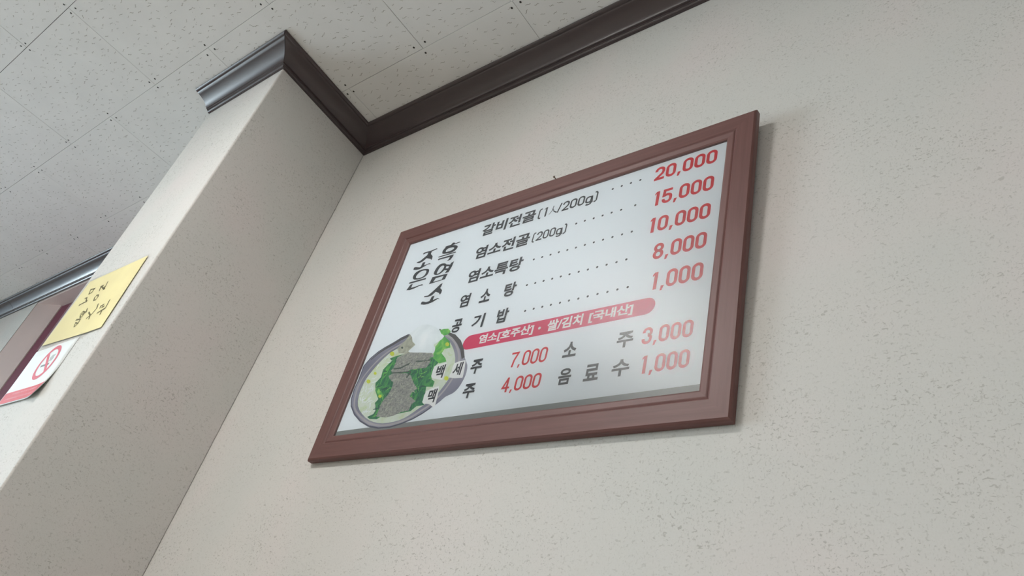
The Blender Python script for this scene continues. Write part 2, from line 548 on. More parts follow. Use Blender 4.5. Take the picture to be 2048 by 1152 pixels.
tmesh = tile_mesh(TW, TH)
fmesh = [fissure_shade_mesh(s) for s in range(6)]
sv, sf = [], []
for k in range(2):
    for i in range(10):
        t = 2 * PI * i / 10
        rr = 0.0031 if k == 0 else 0.0018
        sv.append((rr * math.cos(t), rr * math.sin(t), 0.0 if k == 0 else -0.0009))
sf = [(i, (i + 1) % 10, 10 + (i + 1) % 10, 10 + i) for i in range(10)] + [tuple(10 + i for i in range(10))]
smesh = bpy.data.meshes.new('screw')
smesh.from_pydata(sv, [], sf)
smesh.materials.append(M['screw'])
row = 0
y1 = TY + 0.3
while y1 > YF:
    # rows counted from the wall; every other row is shifted by half a tile
    y0 = y1 - 0.3
    xs = TX - 0.3 if row % 2 == 0 else TX
    k0 = math.floor((XL - xs) / 0.6)
    x = xs + k0 * 0.6
    while x < XR:
        cx, cy = x + .3, (y0 + y1) / 2
        ox0, ox1, oy0, oy1 = max(x, XL), min(x + .6, XR), max(y0, YF), min(y1, 0)
        full = ox1 - ox0 > .599 and oy1 - oy0 > .299
        if ox1 - ox0 > .004 and oy1 - oy0 > .004:
            if full:
                t = link('ceiling_tile', tmesh, None, ceil)
                t.location = (cx + rnd.uniform(-.0003, .0003), cy + rnd.uniform(-.0003, .0003), HC + rnd.uniform(-.0002, .0005))
                c = (0, 0)
            else:
                t = link('ceiling_tile', tile_mesh(ox1 - ox0 - GAP, oy1 - oy0 - GAP), None, ceil)
                c = ((ox0 + ox1) / 2, (oy0 + oy1) / 2)
                t.location = (c[0], c[1], HC)
            if cx > -3.6 and cx < 2.2 and cy > -1.4:
                rid = rnd.randrange(6)
                if full:
                    fo = link('fissures', fmesh[rid], None, t)
                    fo['kind'] = 'stuff'
                    if rnd.random() < .5:
                        fo.rotation_euler = (0, 0, PI)
                else:
                    # cut tile: keep only the groove marks that lie on it
                    src = fmesh[rid]
                    hx, hy = (ox1 - ox0) / 2 - .004, (oy1 - oy0) / 2 - .004
                    off = (c[0] - cx, c[1] - cy)
                    V2, F2 = [], []
                    for p in src.polygons:
                        pts = [src.vertices[i].co for i in p.vertices]
                        if all(abs(q.x - off[0]) < hx and abs(q.y - off[1]) < hy for q in pts):
                            n0 = len(V2)
                            V2 += [(q.x - off[0], q.y - off[1], q.z) for q in pts]
                            F2.append(tuple(range(n0, n0 + len(pts))))
                    fo = pyd('fissures', V2, F2, M['fissure_shade_mat'], t)
                    fo['kind'] = 'stuff'
                for sx in (-.285, 0, .285):
                    for sy in (-.137, .137):
                        gx, gy = cx + sx + rnd.uniform(-.004, .004), cy + sy + rnd.uniform(-.003, .003)
                        if sx != 0:
                            gx += rnd.uniform(-.006, .006)
                        if ox0 + .004 < gx < ox1 - .004 and oy0 + .004 < gy < oy1 - .004 and gy < -.075:
                            s_ = link('screw', smesh, None, t)
                            s_.location = (gx - t.location.x, gy - t.location.y, 0.0)
        x += 0.6
    y1 = y0
    row += 1

# ------------------------------------------------------------------ ceiling lamps (outside the frame; the nearest is reflected in the board)


def ceiling_lamp(x, y, label, mat):
    t = empty('ceiling_light', (x, y, HC))
    tagk(t, label, 'ceiling light', 'ceiling lights of the dining room')
    box('housing', -.22, .22, -.14, .14, -.045, -.0012, M['alu'], t, .006, 2)
    box('diffuser', -.20, .20, -.12, .12, -.058, -.0452, mat, t, .004, 1)


ceiling_lamp(0.40, -1.34, 'white ceiling light with glowing diffuser nearest the menu board', M['lamp'])
ceiling_lamp(-2.2, -3.9, 'white ceiling light with glowing diffuser at the back of the room by the window', M['lamp_far'])
ceiling_lamp(2.4, -3.3, 'added unseen ceiling light with glowing diffuser brightening the right side of the pilaster', M['lamp_far'])  # unseen lamp, placed on the right to brighten the pilaster's side face

# ------------------------------------------------------------------ menu board
BW, BH = 0.8585, 0.5756
BDEP = 0.0138
FC = [Vector((0.4250, -0.0330, Z0 - 0.4784)), Vector((1.2835, -0.0335, Z0 - 0.4794)), Vector((1.2828, -0.0160, Z0 - 1.0548)), Vector((0.4243, -0.0155, Z0 - 1.0538))]
EX = (FC[1] - FC[0]).normalized()
EZ = ((FC[0] - FC[3]) - EX * (FC[0] - FC[3]).dot(EX)).normalized()
EY = EZ.cross(EX)                          # into the wall
BO = (FC[0] + FC[1] + FC[2] + FC[3]) / 4     # centre of the board's front face
board = empty('menu_board')
bmx = Matrix((EX, EY, EZ)).transposed().to_4x4()
bmx.translation = BO - EZ * (BH / 2)
board.matrix_world = bmx
tagk(board, 'brown wooden framed menu board with Korean dishes and red prices hanging on the wall', 'menu board')
BOARD_INV = bmx.inverted()
PDEP = 0.0072                               # how far the printed sheet lies behind the frame's face


def pan(px, py, dep=PDEP):
    # pixel -> (u, v) on the printed sheet, origin at the middle of the board
    d = ray(px, py)
    o = BO + EY * dep
    t = (o - CAM).dot(EY) / d.dot(EY)
    P = CAM + d * t - o
    return (P.dot(EX), P.dot(EZ))


# local frame of the board: x right, y into the wall (0 = front face), z up from the lower edge
def loc(u, v, dep):
    return (u, dep, v + BH / 2)


RAIL = 0.0475
# profile across a rail: (distance in from the outer edge, depth behind the front face)
RP = [(-0.003, BDEP), (-0.003, 0.0045), (-0.002, 0.0022), (0.0008, 0.0), (0.0295, 0.0), (0.0310, 0.0009), (0.0322, 0.0018), (0.0336, 0.0012), (0.0352, 0.0009), (0.0440, 0.0022), (0.0466, 0.0038), (RAIL, 0.0062), (RAIL, 0.0110), (0.030, BDEP)]


def rail(p0, p1, inward, mat):
    # p0, p1: outer corners (u, v); inward: unit (u, v); ends mitred at 45 degrees
    p0, p1, inw = Vector(p0), Vector(p1), Vector(inward)
    d = (p1 - p0).normalized()
    V, F = [], []
    n = len(RP)
    for k in (0, 1):
        for (s, dp) in RP:
            q = (p0 + d * s if k == 0 else p1 - d * s) + inw * s
            V.append(loc(q.x, q.y, dp))
    for i in range(n):
        j = (i + 1) % n
        F.append((i, j, n + j, n + i))
    F.append(tuple(range(n))[::-1])
    F.append(tuple(n + i for i in range(n)))
    o = pyd('frame_rail', V, F, mat, board)
    bm = bmesh.new()
    bm.from_mesh(o.data)
    bmesh.ops.recalc_face_normals(bm, faces=bm.faces)
    bm.to_mesh(o.data)
    bm.free()
    return o


hw, hh = BW / 2, BH / 2
rail((-hw, hh), (hw, hh), (0, -1), M['frame_h'])
rail((-hw, -hh), (hw, -hh), (0, 1), M['frame_h'])
rail((-hw, -hh), (-hw, hh), (1, 0), M['frame_v'])
rail((hw, -hh), (hw, hh), (-1, 0), M['frame_v'])
v, f = box_data(-hw + .041, hw - .041, PDEP, PDEP + .004, .041, BH - .041)
sheet = pyd('printed_sheet', v, f, M['panel'], board)
v, f = box_data(-hw + .0415, hw - .0415, PDEP - .0029, PDEP - .0014, .0415, BH - .0415)
pane = pyd('acrylic_pane', v, [f[2]], M['acrylic'], board)


def flat(name, polys, mat, layer, parent=None):
    """polys: list of (u, v) outlines laid on the sheet, one mesh"""
    V, F = [], []
    for pl in polys:
        n0 = len(V)
        V += [loc(a, b2, PDEP - 0.00005 * layer) for a, b2 in pl]
        if len(pl) <= 4:
            F.append(tuple(n0 + i for i in range(len(pl))))
        else:
            for t in tessellate_polygon([[Vector((a, b2, 0)) for a, b2 in pl]]):
                F.append(tuple(n0 + i for i in t))
    o = pyd(name, V, F, mat, parent or sheet)
    bm = bmesh.new()
    bm.from_mesh(o.data)
    for fc in bm.faces:
        fc.normal_update()
        if fc.normal.y > 0:
            fc.normal_flip()
    bm.to_mesh(o.data)
    bm.free()
    return o


def ribbon(pts, w, closed=False):
    """polyline -> list of quads of width w (mitred); w may be a list"""
    n = len(pts)
    P = [Vector(p) for p in pts]
    L, R = [], []
    for i in range(n):
        a = P[i - 1] if (i > 0 or closed) else None
        c = P[(i + 1) % n] if (i < n - 1 or closed) else None
        d0 = (P[i] - a).normalized() if a is not None else None
        d1 = (c - P[i]).normalized() if c is not None else None
        if d0 is None:
            d0 = d1
        if d1 is None:
            d1 = d0
        t = (d0 + d1)
        t = t.normalized() if t.length > 1e-6 else d1
        nn = Vector((-t.y, t.x))
        k = max(0.5, nn.dot(Vector((-d1.y, d1.x))))
        ww = (w[i] if isinstance(w, (list, tuple)) else w) / 2 / k
        L.append(P[i] + nn * ww)
        R.append(P[i] - nn * ww)
    out = []
    for i in range(n if closed else n - 1):
        j = (i + 1) % n
        out.append([tuple(L[i]), tuple(L[j]), tuple(R[j]), tuple(R[i])])
    return out


# ---- type set with the built-in typeface (flat ink)
def text_polys(body, u0, v0, u1, v1, bold=0.012):
    cu = bpy.data.curves.new('type', 'FONT')
    cu.body = body
    cu.size = 1.0
    cu.offset = bold
    cu.resolution_u = 3
    cu.fill_mode = 'FRONT'
    o = bpy.data.objects.new('type', cu)
    C.objects.link(o)
    dg = bpy.context.evaluated_depsgraph_get()
    dg.update()
    m = bpy.data.meshes.new_from_object(o.evaluated_get(dg))
    bpy.data.objects.remove(o, do_unlink=True)
    bpy.data.curves.remove(cu)
    xs = [q.co.x for q in m.vertices]
    ys = [q.co.y for q in m.vertices]
    x0, x1, y0, y1 = min(xs), max(xs), min(ys), max(ys)
    V = [(u0 + (q.co.x - x0) / (x1 - x0) * (u1 - u0), v0 + (q.co.y - y0) / (y1 - y0) * (v1 - v0)) for q in m.vertices]
    polys = [[V[i] for i in p.vertices] for p in m.polygons]
    bpy.data.meshes.remove(m)
    return polys


# ---- condensed numerals drawn as strokes
def arc(cx, cy, rx, ry, a0, a1, n=8):
    return [(cx + rx * math.cos(math.radians(a0 + (a1 - a0) * i / n)), cy + ry * math.sin(math.radians(a0 + (a1 - a0) * i / n))) for i in range(n + 1)]


def digit(ch, x, y, w, h, s):
    a, b2 = x + s / 2, y + s / 2
    W, H = w - s, h - s
    r = W / 2
    ry = min(H * .24, r * 1.15)
    X0, X1, Y0, Y1, xm = a, a + W, b2, b2 + H, a + W / 2
    if ch == '0':
        p = arc(xm, Y1 - ry, r, ry, 0, 180) + arc(xm, Y0 + ry, r, ry, 180, 360)
        return ribbon(p, s, True)
    if ch == '1':
        k = a + W * .62
        return ribbon([(k, Y0 - s / 2), (k, Y1 + s / 2)], s * 1.06) + [[(k - s * .5, Y1 + s / 2), (k - s * .5, Y1 - s * .35), (X0 + .02 * W, Y1 - H * .2), (X0 + .02 * W, Y1 - H * .2 + s * .75)]]
    if ch == '2':
        p = [(X0, Y1 - ry * 1.25)] + arc(xm, Y1 - ry, r, ry, 180, 0) + [(X1, Y1 - ry * 1.5), (X1 - W * .12, Y0 + H * .46), (X0 + W * .06, Y0 + s * .2)]
        return ribbon(p, s) + [[(X0 - s / 2, Y0 - s / 2), (X1 + s / 2, Y0 - s / 2), (X1 + s / 2, Y0 + s / 2), (X0 - s / 2, Y0 + s / 2)]]
    if ch == '3':
        ym = Y0 + H * .53
        p = [(X0, Y1 - ry * 1.2)] + arc(xm, Y1 - ry, r, ry, 180, 0) + arc(xm + W * .1, ym + ry * .75, r * .8, ry * .75, 0, -90, 4) + arc(xm + W * .1, ym - ry * .75, r * .8, ry * .75, 90, 0, 4) + arc(xm, Y0 + ry, r, ry, 0, -180) + [(X0, Y0 + ry * 1.25)]
        return ribbon(p, s)
    if ch == '4':
        k = a + W * .72
        return ribbon([(k, Y0 - s / 2), (k, Y1 + s / 2)], s) + ribbon([(k - s * .1, Y1 + s * .2), (X0, Y0 + H * .27), (X1 + s / 2, Y0 + H * .27)], s * .9)
    if ch == '5':
        ym = Y0 + H * .58
        p = [(X1 + s * .4, Y1), (X0 + W * .08, Y1), (X0 + W * .02, ym - s * .1)] + arc(xm, ym - ry * .7, r, ry * .85, 130, 0) + arc(xm, Y0 + ry, r, ry, 0, -180) + [(X0, Y0 + ry * 1.2)]
        return ribbon(p, s)
    if ch == '7':
        return ribbon([(X0 - s / 2, Y1), (X1 + s * .1, Y1), (xm + W * .02, Y0 + H * .45), (xm - W * .14, Y0 - s / 2)], s)
    if ch == '8':
        ym = Y0 + H * .53
        up = arc(xm, ym + (Y1 - ym) / 2, r * .92, (Y1 - ym) / 2, 0, 360, 18)[:-1]
        lo = arc(xm, (Y0 + ym) / 2, r, (ym - Y0) / 2, 0, 360, 18)[:-1]
        return ribbon(up, s, True) + ribbon(lo, s, True)
    if ch == '[':
        return ribbon([(X1, Y1 + s * .4), (X0 + W * .35, Y1 + s * .3), (X0, Y1 - H * .1), (X0, Y0 + H * .02), (X0 + W * .35, Y0 - H * .1), (X1, Y0 - H * .12)], s * .85)
    if ch == ']':
        return ribbon([(X0, Y1 + s * .4), (X1 - W * .35, Y1 + s * .3), (X1, Y1 - H * .1), (X1, Y0 + H * .02), (X1 - W * .35, Y0 - H * .1), (X0, Y0 - H * .12)], s * .85)
    if ch == '/':
        return ribbon([(X0, Y0 - H * .08), (X1, Y1 + H * .05)], s * .85)
    if ch == 'P':
        return ribbon([(xm + W * .02, Y1), (xm - W * .1, Y0 + H * .4), (X0, Y0)], [s * .5, s * .5, s * .3]) + ribbon([(xm, Y0 + H * .62), (xm + W * .25, Y0 + H * .25), (X1 + s, Y0)], [s * .35, s * .55, s * .9])
    if ch == 'g':
        yt = Y0 + H * .68
        p = arc(xm, yt - ry * .8, r, ry * .8, 0, 180) + arc(xm, Y0 + ry * .8, r, ry * .8, 180, 360)
        return ribbon(p, s, True) + ribbon([(X1, yt + s * .3), (X1, Y0 - H * .12)] + arc(xm, Y0 - H * .12, r, ry * .7, 0, -150, 6), s)
    if ch == ',':
        return [[(x + w * .25, y + s * .95), (x + w * .25 + s, y + s * .95), (x + w * .2 + s * .55, y - s * .75), (x + w * .2 - s * .1, y - s * .75)]]
    return []


CW = {',': .42, '[': .6, ']': .6, '/': .62, 'P': 1.15, '1': 0.8}


def number_polys(txt, u0, v0, u1, v1, weight=.29):
    units = sum(CW.get(c, 1.0) for c in txt) + .12 * (len(txt) - 1)
    w = (u1 - u0) / units
    out = []
    x = u0
    for c in txt:
        cw = w * CW.get(c, 1.0)
        out += digit(c, x, v0, cw, v1 - v0, w * weight)
        x += cw + w * .12
    return out


def at(crop, a, b2):
    # a crop of the photograph (left, top, scale) and a point in it -> pixel
    return (crop[0] + a / crop[2], crop[1] + b2 / crop[2])


KA = (780, 200, 4.114)
KB = (1180, 200, 4.113)
KC = (640, 600, 3.3875)
KD = (780, 440, 4.43)
KE = (900, 560, 3.84)
KF = (1040, 280, 3.6)
KG = (680, 640, 5.236)
KT = (800, 470, 7.68)


def bb(crop, bl, tr):
    u0, v0 = pan(*at(crop, *bl))
    u1, v1 = pan(*at(crop, *tr))
    return [u0, v0, u1, v1]


# dish names, left to right: (name, text, box, bold)
R1 = bb(KA, (745, 1128), (1215, 893))
R1b = bb(KA, (1208, 990), (1722, 745))
R2 = bb(KD, (740, 355), (1255, 103))
R2b = bb(KD, (1248, 210), (1577, 28))
R3 = bb(KD, (672, 568), (1195, 318))
BOLD = 0.032
for txt, q in (('갈비전골', R1), ('염소전골', R2), ('염소특탕', R3)):
    flat('dish_name_lettering', text_polys(txt, *q, bold=BOLD), M['ink'], 3)
for txt, q in (('[1P/200g]', R1b), ('[200g]', R2b)):      # P stands for the sign for a person
    hgt = q[3] - q[1]
    flat('portion_lettering', number_polys(txt, q[0], q[1] + hgt * .12, q[2], q[3] - hgt * .02, weight=.24), M['ink'], 3)
r4 = [bb(KD, (600, 787), (728, 640)), bb(KD, (785, 737), (910, 605)), bb(KD, (995, 690), (1135, 540))]
r5 = [bb(KD, (530, 1010), (655, 870)), bb(KD, (712, 965), (855, 820)), bb(KD, (928, 925), (1068, 772))]
for chars, row_ in (('염소탕', r4), ('공기밥', r5)):
    V0 = sum(q[1] for q in row_) / 3
    V1 = sum(q[3] for q in row_) / 3
    for c, q in zip(chars, row_):
        flat('dish_name_lettering', text_polys(c, q[0], V0, q[2], V1, bold=BOLD - .004), M['ink'], 9)

# dotted leaders
dots = [
    (KF, [(668, 353), (733, 331), (799, 310), (867, 288)]),
    (KF, [(405, 602), (467, 582), (531, 564), (595, 544), (660, 523), (728, 503), (830, 470)]),
    (KF, [(100, 860), (160, 843), (220, 826), (280, 808), (341, 792), (403, 775), (467, 756), (532, 737), (598, 718), (666, 699), (735, 680), (805, 660)]),
    (KF, [(50, 1045), (110, 1030), (170, 1015), (232, 999), (294, 983), (357, 967), (423, 949), (489, 933), (556, 915), (624, 898), (695, 880), (766, 860)]),
    (KE, [(577, 238), (643, 221), (709, 206), (775, 191), (845, 175), (914, 158), (986, 143), (1058, 126), (1133, 108), (1209, 92), (1286, 73), (1365, 55)]),
]
for crop, pts in dots:
    pl = []
    for a, b2 in pts:
        u, v = pan(*at(crop, a, b2))
        pl.append([(u + .0023 * math.cos(k * PI / 5), v + .0023 * math.sin(k * PI / 5)) for k in range(10)])
    flat('leader_dots', pl, M['ink'], 3)['kind'] = 'stuff'

# prices
for txt, q in (('20,000', bb(KB, (525, 670), (1055, 398))), ('15,000', bb(KB, (508, 880), (1027, 613))), ('10,000', bb(KB, (470, 1103), (1000, 838))),
               ('8,000', bb(KF, (950, 866), (1352, 653))), ('1,000', bb(KF, (930, 1085), (1327, 873))), ('3,000', bb(KE, (1466, 500), (1877, 298))),
               ('1,000', bb(KE, (1448, 725), (1850, 526)))):
    flat('price_lettering', number_polys(txt, *q), M['red'], 3)
for txt, q in (('7,000', bb(KE, (450, 675), (762, 508))), ('4,000', bb(KE, (385, 868), (712, 708)))):
    flat('price_lettering', number_polys(txt, *q, weight=.24), M['red'], 3)

# magenta origin banner
la, lb = pan(*at(KE, 95, 508)), pan(*at(KE, 1578, 182))
vb = (pan(*at(KE, 130, 533))[1] + pan(*at(KE, 1480, 272))[1]) / 2
vt = (pan(*at(KE, 170, 426))[1] + pan(*at(KE, 1500, 138))[1]) / 2
rr_ = (vt - vb) / 2
pill = arc(lb[0] - rr_, (vt + vb) / 2, rr_, rr_, -90, 90, 12) + arc(la[0] + rr_, (vt + vb) / 2, rr_, rr_, 90, 270, 12)
banner = flat('origin_banner', [pill], M['magenta'], 3)
g1 = bb(KE, (210, 502), (652, 338))
g2 = bb(KE, (738, 396), (1030, 256))
g3 = bb(KE, (1060, 328), (1414, 176))
bv0, bv1 = vb + rr_ * .30, vt - rr_ * .26
bl_ = text_polys('염소[호주산]', g1[0], bv0, g1[2], bv1, .034) + text_polys('쌀/김치', g2[0], bv0, g2[2], bv1, .034) + text_polys('[국내산]', g3[0], bv0, g3[2], bv1, .034)
u, v = pan(*at(KE, 688, 370))
bl_.append([(u + .003 * math.cos(k * PI / 5), v + .003 * math.sin(k * PI / 5)) for k in range(10)])
flat('banner_lettering', bl_, M['white_ink'], 5)

# drinks
drinks = [
    [('주', KC, (1008, 507), (1114, 394))],
    [('주', KC, (955, 672), (1064, 560))],
    [('소', KE, (860, 600), (988, 468)), ('주', KE, (1272, 530), (1420, 383))],
    [('음', KE, (818, 815), (945, 672)), ('료', KE, (1020, 778), (1158, 633)), ('수', KE, (1232, 752), (1390, 602))],
]
for grp in drinks:
    qs = [bb(k, a, b2) for _, k, a, b2 in grp]
    V0 = sum(q[1] for q in qs) / len(qs)
    V1 = sum(q[3] for q in qs) / len(qs)
    for (c, _, _, _), q in zip(grp, qs):
        flat('drink_name_lettering', text_polys(c, q[0], V0, q[2], V1, BOLD - .004), M['ink'], 9)

# grey strip printed along the lower edge
ga = pan(670, 863.6)[1]
gb = pan(1401.6, 768)[1]
flat('grey_strip', [[(-hw + .042, -hh + .042), (hw - .042, -hh + .042), (hw - .042, gb), (-hw + .042, ga)]], M['band'], 1)


# title, brush lettering
def tp(pts, crop=KT):
    return [pan(*at(crop, a, b2)) for a, b2 in pts]


def ringp(outer, inner, crop=KT):
    o, i = tp(outer, crop), tp(inner, crop)
    n = len(o)
    return [[o[k], o[(k + 1) % n], i[(k + 1) % n], i[k]] for k in range(n)]


def smooth_closed(pts, sub=3):
    n = len(pts)
    out = []
    for i in range(n):
        p0, p1, p2, p3 = [Vector(pts[(i + k) % n]) for k in (-1, 0, 1, 2)]
        for s in range(sub):
            t = s / sub
            q = 0.5 * ((2 * p1) + (p2 - p0) * t + (2 * p0 - 5 * p1 + 4 * p2 - p3) * t * t + (3 * p1 - p0 - 3 * p2 + p3) * t ** 3)
            out.append((q.x, q.y))
    return out


title = []
for st in (
    [(690, 188), (720, 170), (785, 150), (815, 118), (850, 118), (845, 130), (920, 102), (932, 110), (800, 160), (705, 192)],
    [(590, 337), (610, 328), (855, 255), (860, 268), (620, 340), (592, 348)],
    [(582, 380), (600, 362), (720, 328), (828, 298), (815, 330), (775, 382), (718, 402), (750, 372), (768, 338), (610, 380), (590, 390)],
    [(785, 430), (832, 402), (800, 480), (745, 572), (690, 588), (735, 520)],
    [(710, 452), (770, 455), (762, 480), (705, 480)],
    [(682, 515), (740, 512), (732, 540), (672, 542)],
    [(620, 757), (657, 738), (635, 790), (610, 830), (560, 862), (490, 927), (430, 952), (368, 957), (374, 940), (430, 930), (500, 870), (560, 815)],
    [(596, 810), (625, 820), (647, 848), (635, 890), (612, 918), (598, 890), (550, 872)],
    [(490, 945), (532, 933), (494, 1025), (438, 1042)],
    [(330, 1032), (348, 1022), (400, 1032), (500, 1000), (580, 970), (612, 986), (575, 985), (500, 1032), (430, 1060), (370, 1072), (318, 1067)],
    [(353, 292), (375, 270), (480, 240), (565, 205), (580, 213), (480, 258), (400, 280), (365, 300)],
    [(440, 262), (492, 250), (470, 305), (425, 345), (350, 407), (300, 432), (253, 432), (268, 415), (310, 400), (370, 350), (420, 308)],
    [(455, 290), (485, 300), (502, 328), (495, 360), (482, 384), (468, 366), (410, 358)],
    [(350, 425), (392, 413), (362, 488), (313, 502)],
    [(215, 502), (240, 493), (300, 497), (400, 455), (450, 435), (480, 445), (430, 452), (370, 487), (300, 527), (250, 537), (206, 537)],
    [(140, 735), (160, 725), (270, 694), (403, 658), (395, 682), (165, 747), (136, 750)],
    [(160, 765), (197, 750), (172, 812), (215, 800), (340, 756), (360, 770), (290, 787), (220, 822), (150, 847), (98, 850)],
):
    title.append(tp(st))
rings = [
    ([(650, 280), (660, 240), (700, 195), (760, 170), (830, 155), (880, 165), (885, 190), (850, 235), (790, 270), (720, 285), (665, 290)],
     [(703, 255), (708, 238), (730, 215), (765, 200), (812, 190), (832, 195), (832, 205), (810, 225), (770, 246), (735, 256), (712, 262)]),
    ([(520, 600), (530, 560), (570, 495), (620, 450), (670, 435), (710, 445), (715, 480), (690, 530), (650, 570), (600, 605), (550, 615)],
     [(565, 590), (580, 555), (610, 505), (640, 478), (665, 470), (680, 478), (675, 500), (655, 530), (630, 560), (600, 585), (580, 595)]),
    ([(200, 670), (205, 630), (240, 580), (300, 545), (370, 525), (440, 525), (445, 560), (420, 610), (370, 650), (300, 678), (230, 688)],
     [(245, 655), (255, 625), (290, 585), (330, 558), (375, 545), (405, 550), (400, 580), (375, 620), (340, 645), (300, 660), (265, 665)]),
]
for o_, i_ in rings:
    title += ringp(smooth_closed(o_), smooth_closed(i_))
title += ringp([(500, 648), (735, 592), (690, 680), (445, 757)], [(550, 665), (672, 628), (640, 685), (510, 722)])
flat('title_lettering', title, M['ink'], 3)

# ---- printed picture of the hotpot
pic = flat('hotpot_picture', [tp(smooth_closed([(115, 900), (120, 820), (150, 720), (195, 630), (228, 540), (250, 478), (320, 400), (400, 332), (470, 288), (560, 240), (640, 190), (720, 152), (800, 120), (900, 100), (1020, 100), (1130, 125), (1205, 160), (1260, 225), (1292, 300), (1308, 400), (1334, 470), (1325, 545), (1295, 622), (1240, 712), (1180, 768), (1110, 800), (1060, 842), (1000, 890), (950, 922), (860, 985), (760, 1040), (640, 1090), (520, 1127), (400, 1137), (300, 1117), (210, 1062), (150, 990)], 2), KG)], M['p_bowl'], 2)
OUT2 = [(150, 900), (158, 810), (185, 715), (232, 620), (290, 540), (365, 455), (450, 375), (540, 310), (620, 265), (700, 220), (780, 185), (880, 160), (1000, 150), (1110, 160), (1180, 205), (1225, 280), (1248, 380), (1235, 480), (1190, 590), (1120, 700), (1035, 800), (940, 890), (850, 950), (740, 1020), (630, 1068), (510, 1098), (400, 1103), (300, 1078), (220, 1020), (170, 960)]
INN = [(188, 900), (196, 800), (225, 715), (272, 620), (340, 530), (420, 440), (510, 355), (600, 300), (690, 250), (770, 220), (870, 195), (990, 185), (1090, 190), (1150, 230), (1190, 310), (1207, 400), (1195, 500), (1150, 600), (1080, 700), (1000, 795), (910, 870), (820, 930), (720, 1000), (620, 1050), (500, 1078), (400, 1080), (305, 1050), (232, 985)]


def gsub(name, polys, mat, layer):
    return flat(name, polys, mat, layer)


def dens(pts, k=2):
    return tp(smooth_closed(pts, k), KG)


gsub('hotpot_rim_line', ribbon(dens(OUT2, 3), 0.0042, True), M['p_rimlight'], 3)
gsub('hotpot_rim_line', ribbon(dens([(a * .985 + 8, b2 * .985 + 8) for a, b2 in INN], 3), 0.0034, True), M['p_rimdark'], 3)
edge = [(720, 152), (640, 190), (560, 240), (470, 290), (400, 335), (320, 402), (250, 482), (228, 545), (195, 632), (152, 722), (122, 822), (118, 900), (152, 988), (212, 1058), (300, 1112), (400, 1132), (520, 1122), (640, 1086), (760, 1036), (860, 980), (950, 918)]
gsub('hotpot_rim_line', ribbon(tp(edge, KG), 0.0030), M['p_rimdark'], 3)
gsub('hotpot_rim_line', ribbon(tp([(720, 165), (640, 203), (560, 253), (470, 305), (400, 352), (325, 418)], KG), [.006, .006, .0055, .005, .004, .002]), M['p_fold'], 3)
gsub('hotpot_rim_line', ribbon(tp([(1130, 135), (1195, 170), (1248, 232), (1278, 305), (1290, 400)], KG), [.004, .008, .009, .008, .007]), M['p_fold'], 3)
gsub('hotpot_soup', [dens(INN)], M['p_soup'], 4)
gsub('hotpot_greens', [tp([(285, 1015), (350, 985), (372, 950), (365, 870), (402, 830), (370, 740), (372, 660), (430, 600), (452, 520), (500, 470), (545, 425), (520, 405), (590, 378), (700, 350), (960, 380), (1040, 440), (1010, 470), (975, 560), (960, 620), (992, 645), (972, 700), (905, 700), (890, 780), (868, 870), (885, 890), (800, 905), (740, 955), (600, 985), (450, 1000), (385, 1040), (310, 1037)], KG)], M['p_green'], 5)
gsub('hotpot_leaves', [tp([(978, 350), (1000, 280), (1060, 200), (1095, 172), (1150, 222), (1158, 290), (1095, 305), (1065, 350), (1105, 400), (1115, 435), (1040, 455), (975, 400)], KG), tp([(1048, 108), (1085, 95), (1135, 92), (1162, 120), (1132, 152), (1090, 165), (1058, 142)], KG), tp([(430, 640), (455, 560), (500, 490), (560, 440), (520, 510), (470, 600)], KG), tp([(400, 720), (440, 760), (450, 800), (420, 815), (395, 770)], KG)], M['p_leaf'], 6)
gsub('hotpot_meat', [tp([(600, 300), (650, 250), (690, 210), (738, 150), (772, 240), (792, 260), (720, 320), (765, 342), (700, 400), (620, 440), (590, 420), (605, 390), (680, 355), (615, 345)], KG)], M['p_meat2'], 7)
gsub('hotpot_meat', [tp([(600, 400), (720, 345), (770, 338), (962, 343), (988, 380), (940, 400), (950, 440), (905, 500), (740, 520), (700, 545), (550, 555), (535, 530), (562, 500), (588, 440)], KG), tp([(510, 585), (560, 560), (700, 558), (742, 580), (772, 660), (812, 720), (762, 750), (730, 800), (795, 850), (752, 880), (720, 950), (640, 965), (560, 1003), (480, 1022), (380, 1012), (400, 960), (430, 880), (470, 820), (500, 790), (540, 720), (562, 660), (518, 612)], KG)], M['p_meat'], 8)
rq = random.Random(11)


def inside(pt, poly):
    c = False
    n = len(poly)
    for i in range(n):
        (xa, ya), (xb, yb) = poly[i], poly[i - 1]
        if (ya > pt[1]) != (yb > pt[1]) and pt[0] < (xb - xa) * (pt[1] - ya) / (yb - ya) + xa:
            c = not c
    return c


GREEN = [(300, 1020), (372, 950), (365, 870), (402, 830), (370, 740), (372, 660), (430, 600), (452, 520), (545, 425), (960, 400), (1030, 440), (975, 560), (960, 700), (890, 780), (868, 870), (740, 945), (600, 985), (385, 1035)]
MEAT = [(600, 405), (770, 345), (960, 348), (940, 440), (740, 515), (560, 545), (700, 565), (770, 660), (800, 720), (740, 800), (785, 850), (715, 940), (560, 995), (400, 1005), (430, 885), (540, 720), (525, 600)]
SOUP = [(200, 900), (230, 720), (345, 530), (510, 365), (590, 320), (540, 420), (440, 520), (365, 660), (360, 740), (390, 830), (355, 960), (300, 1020)]


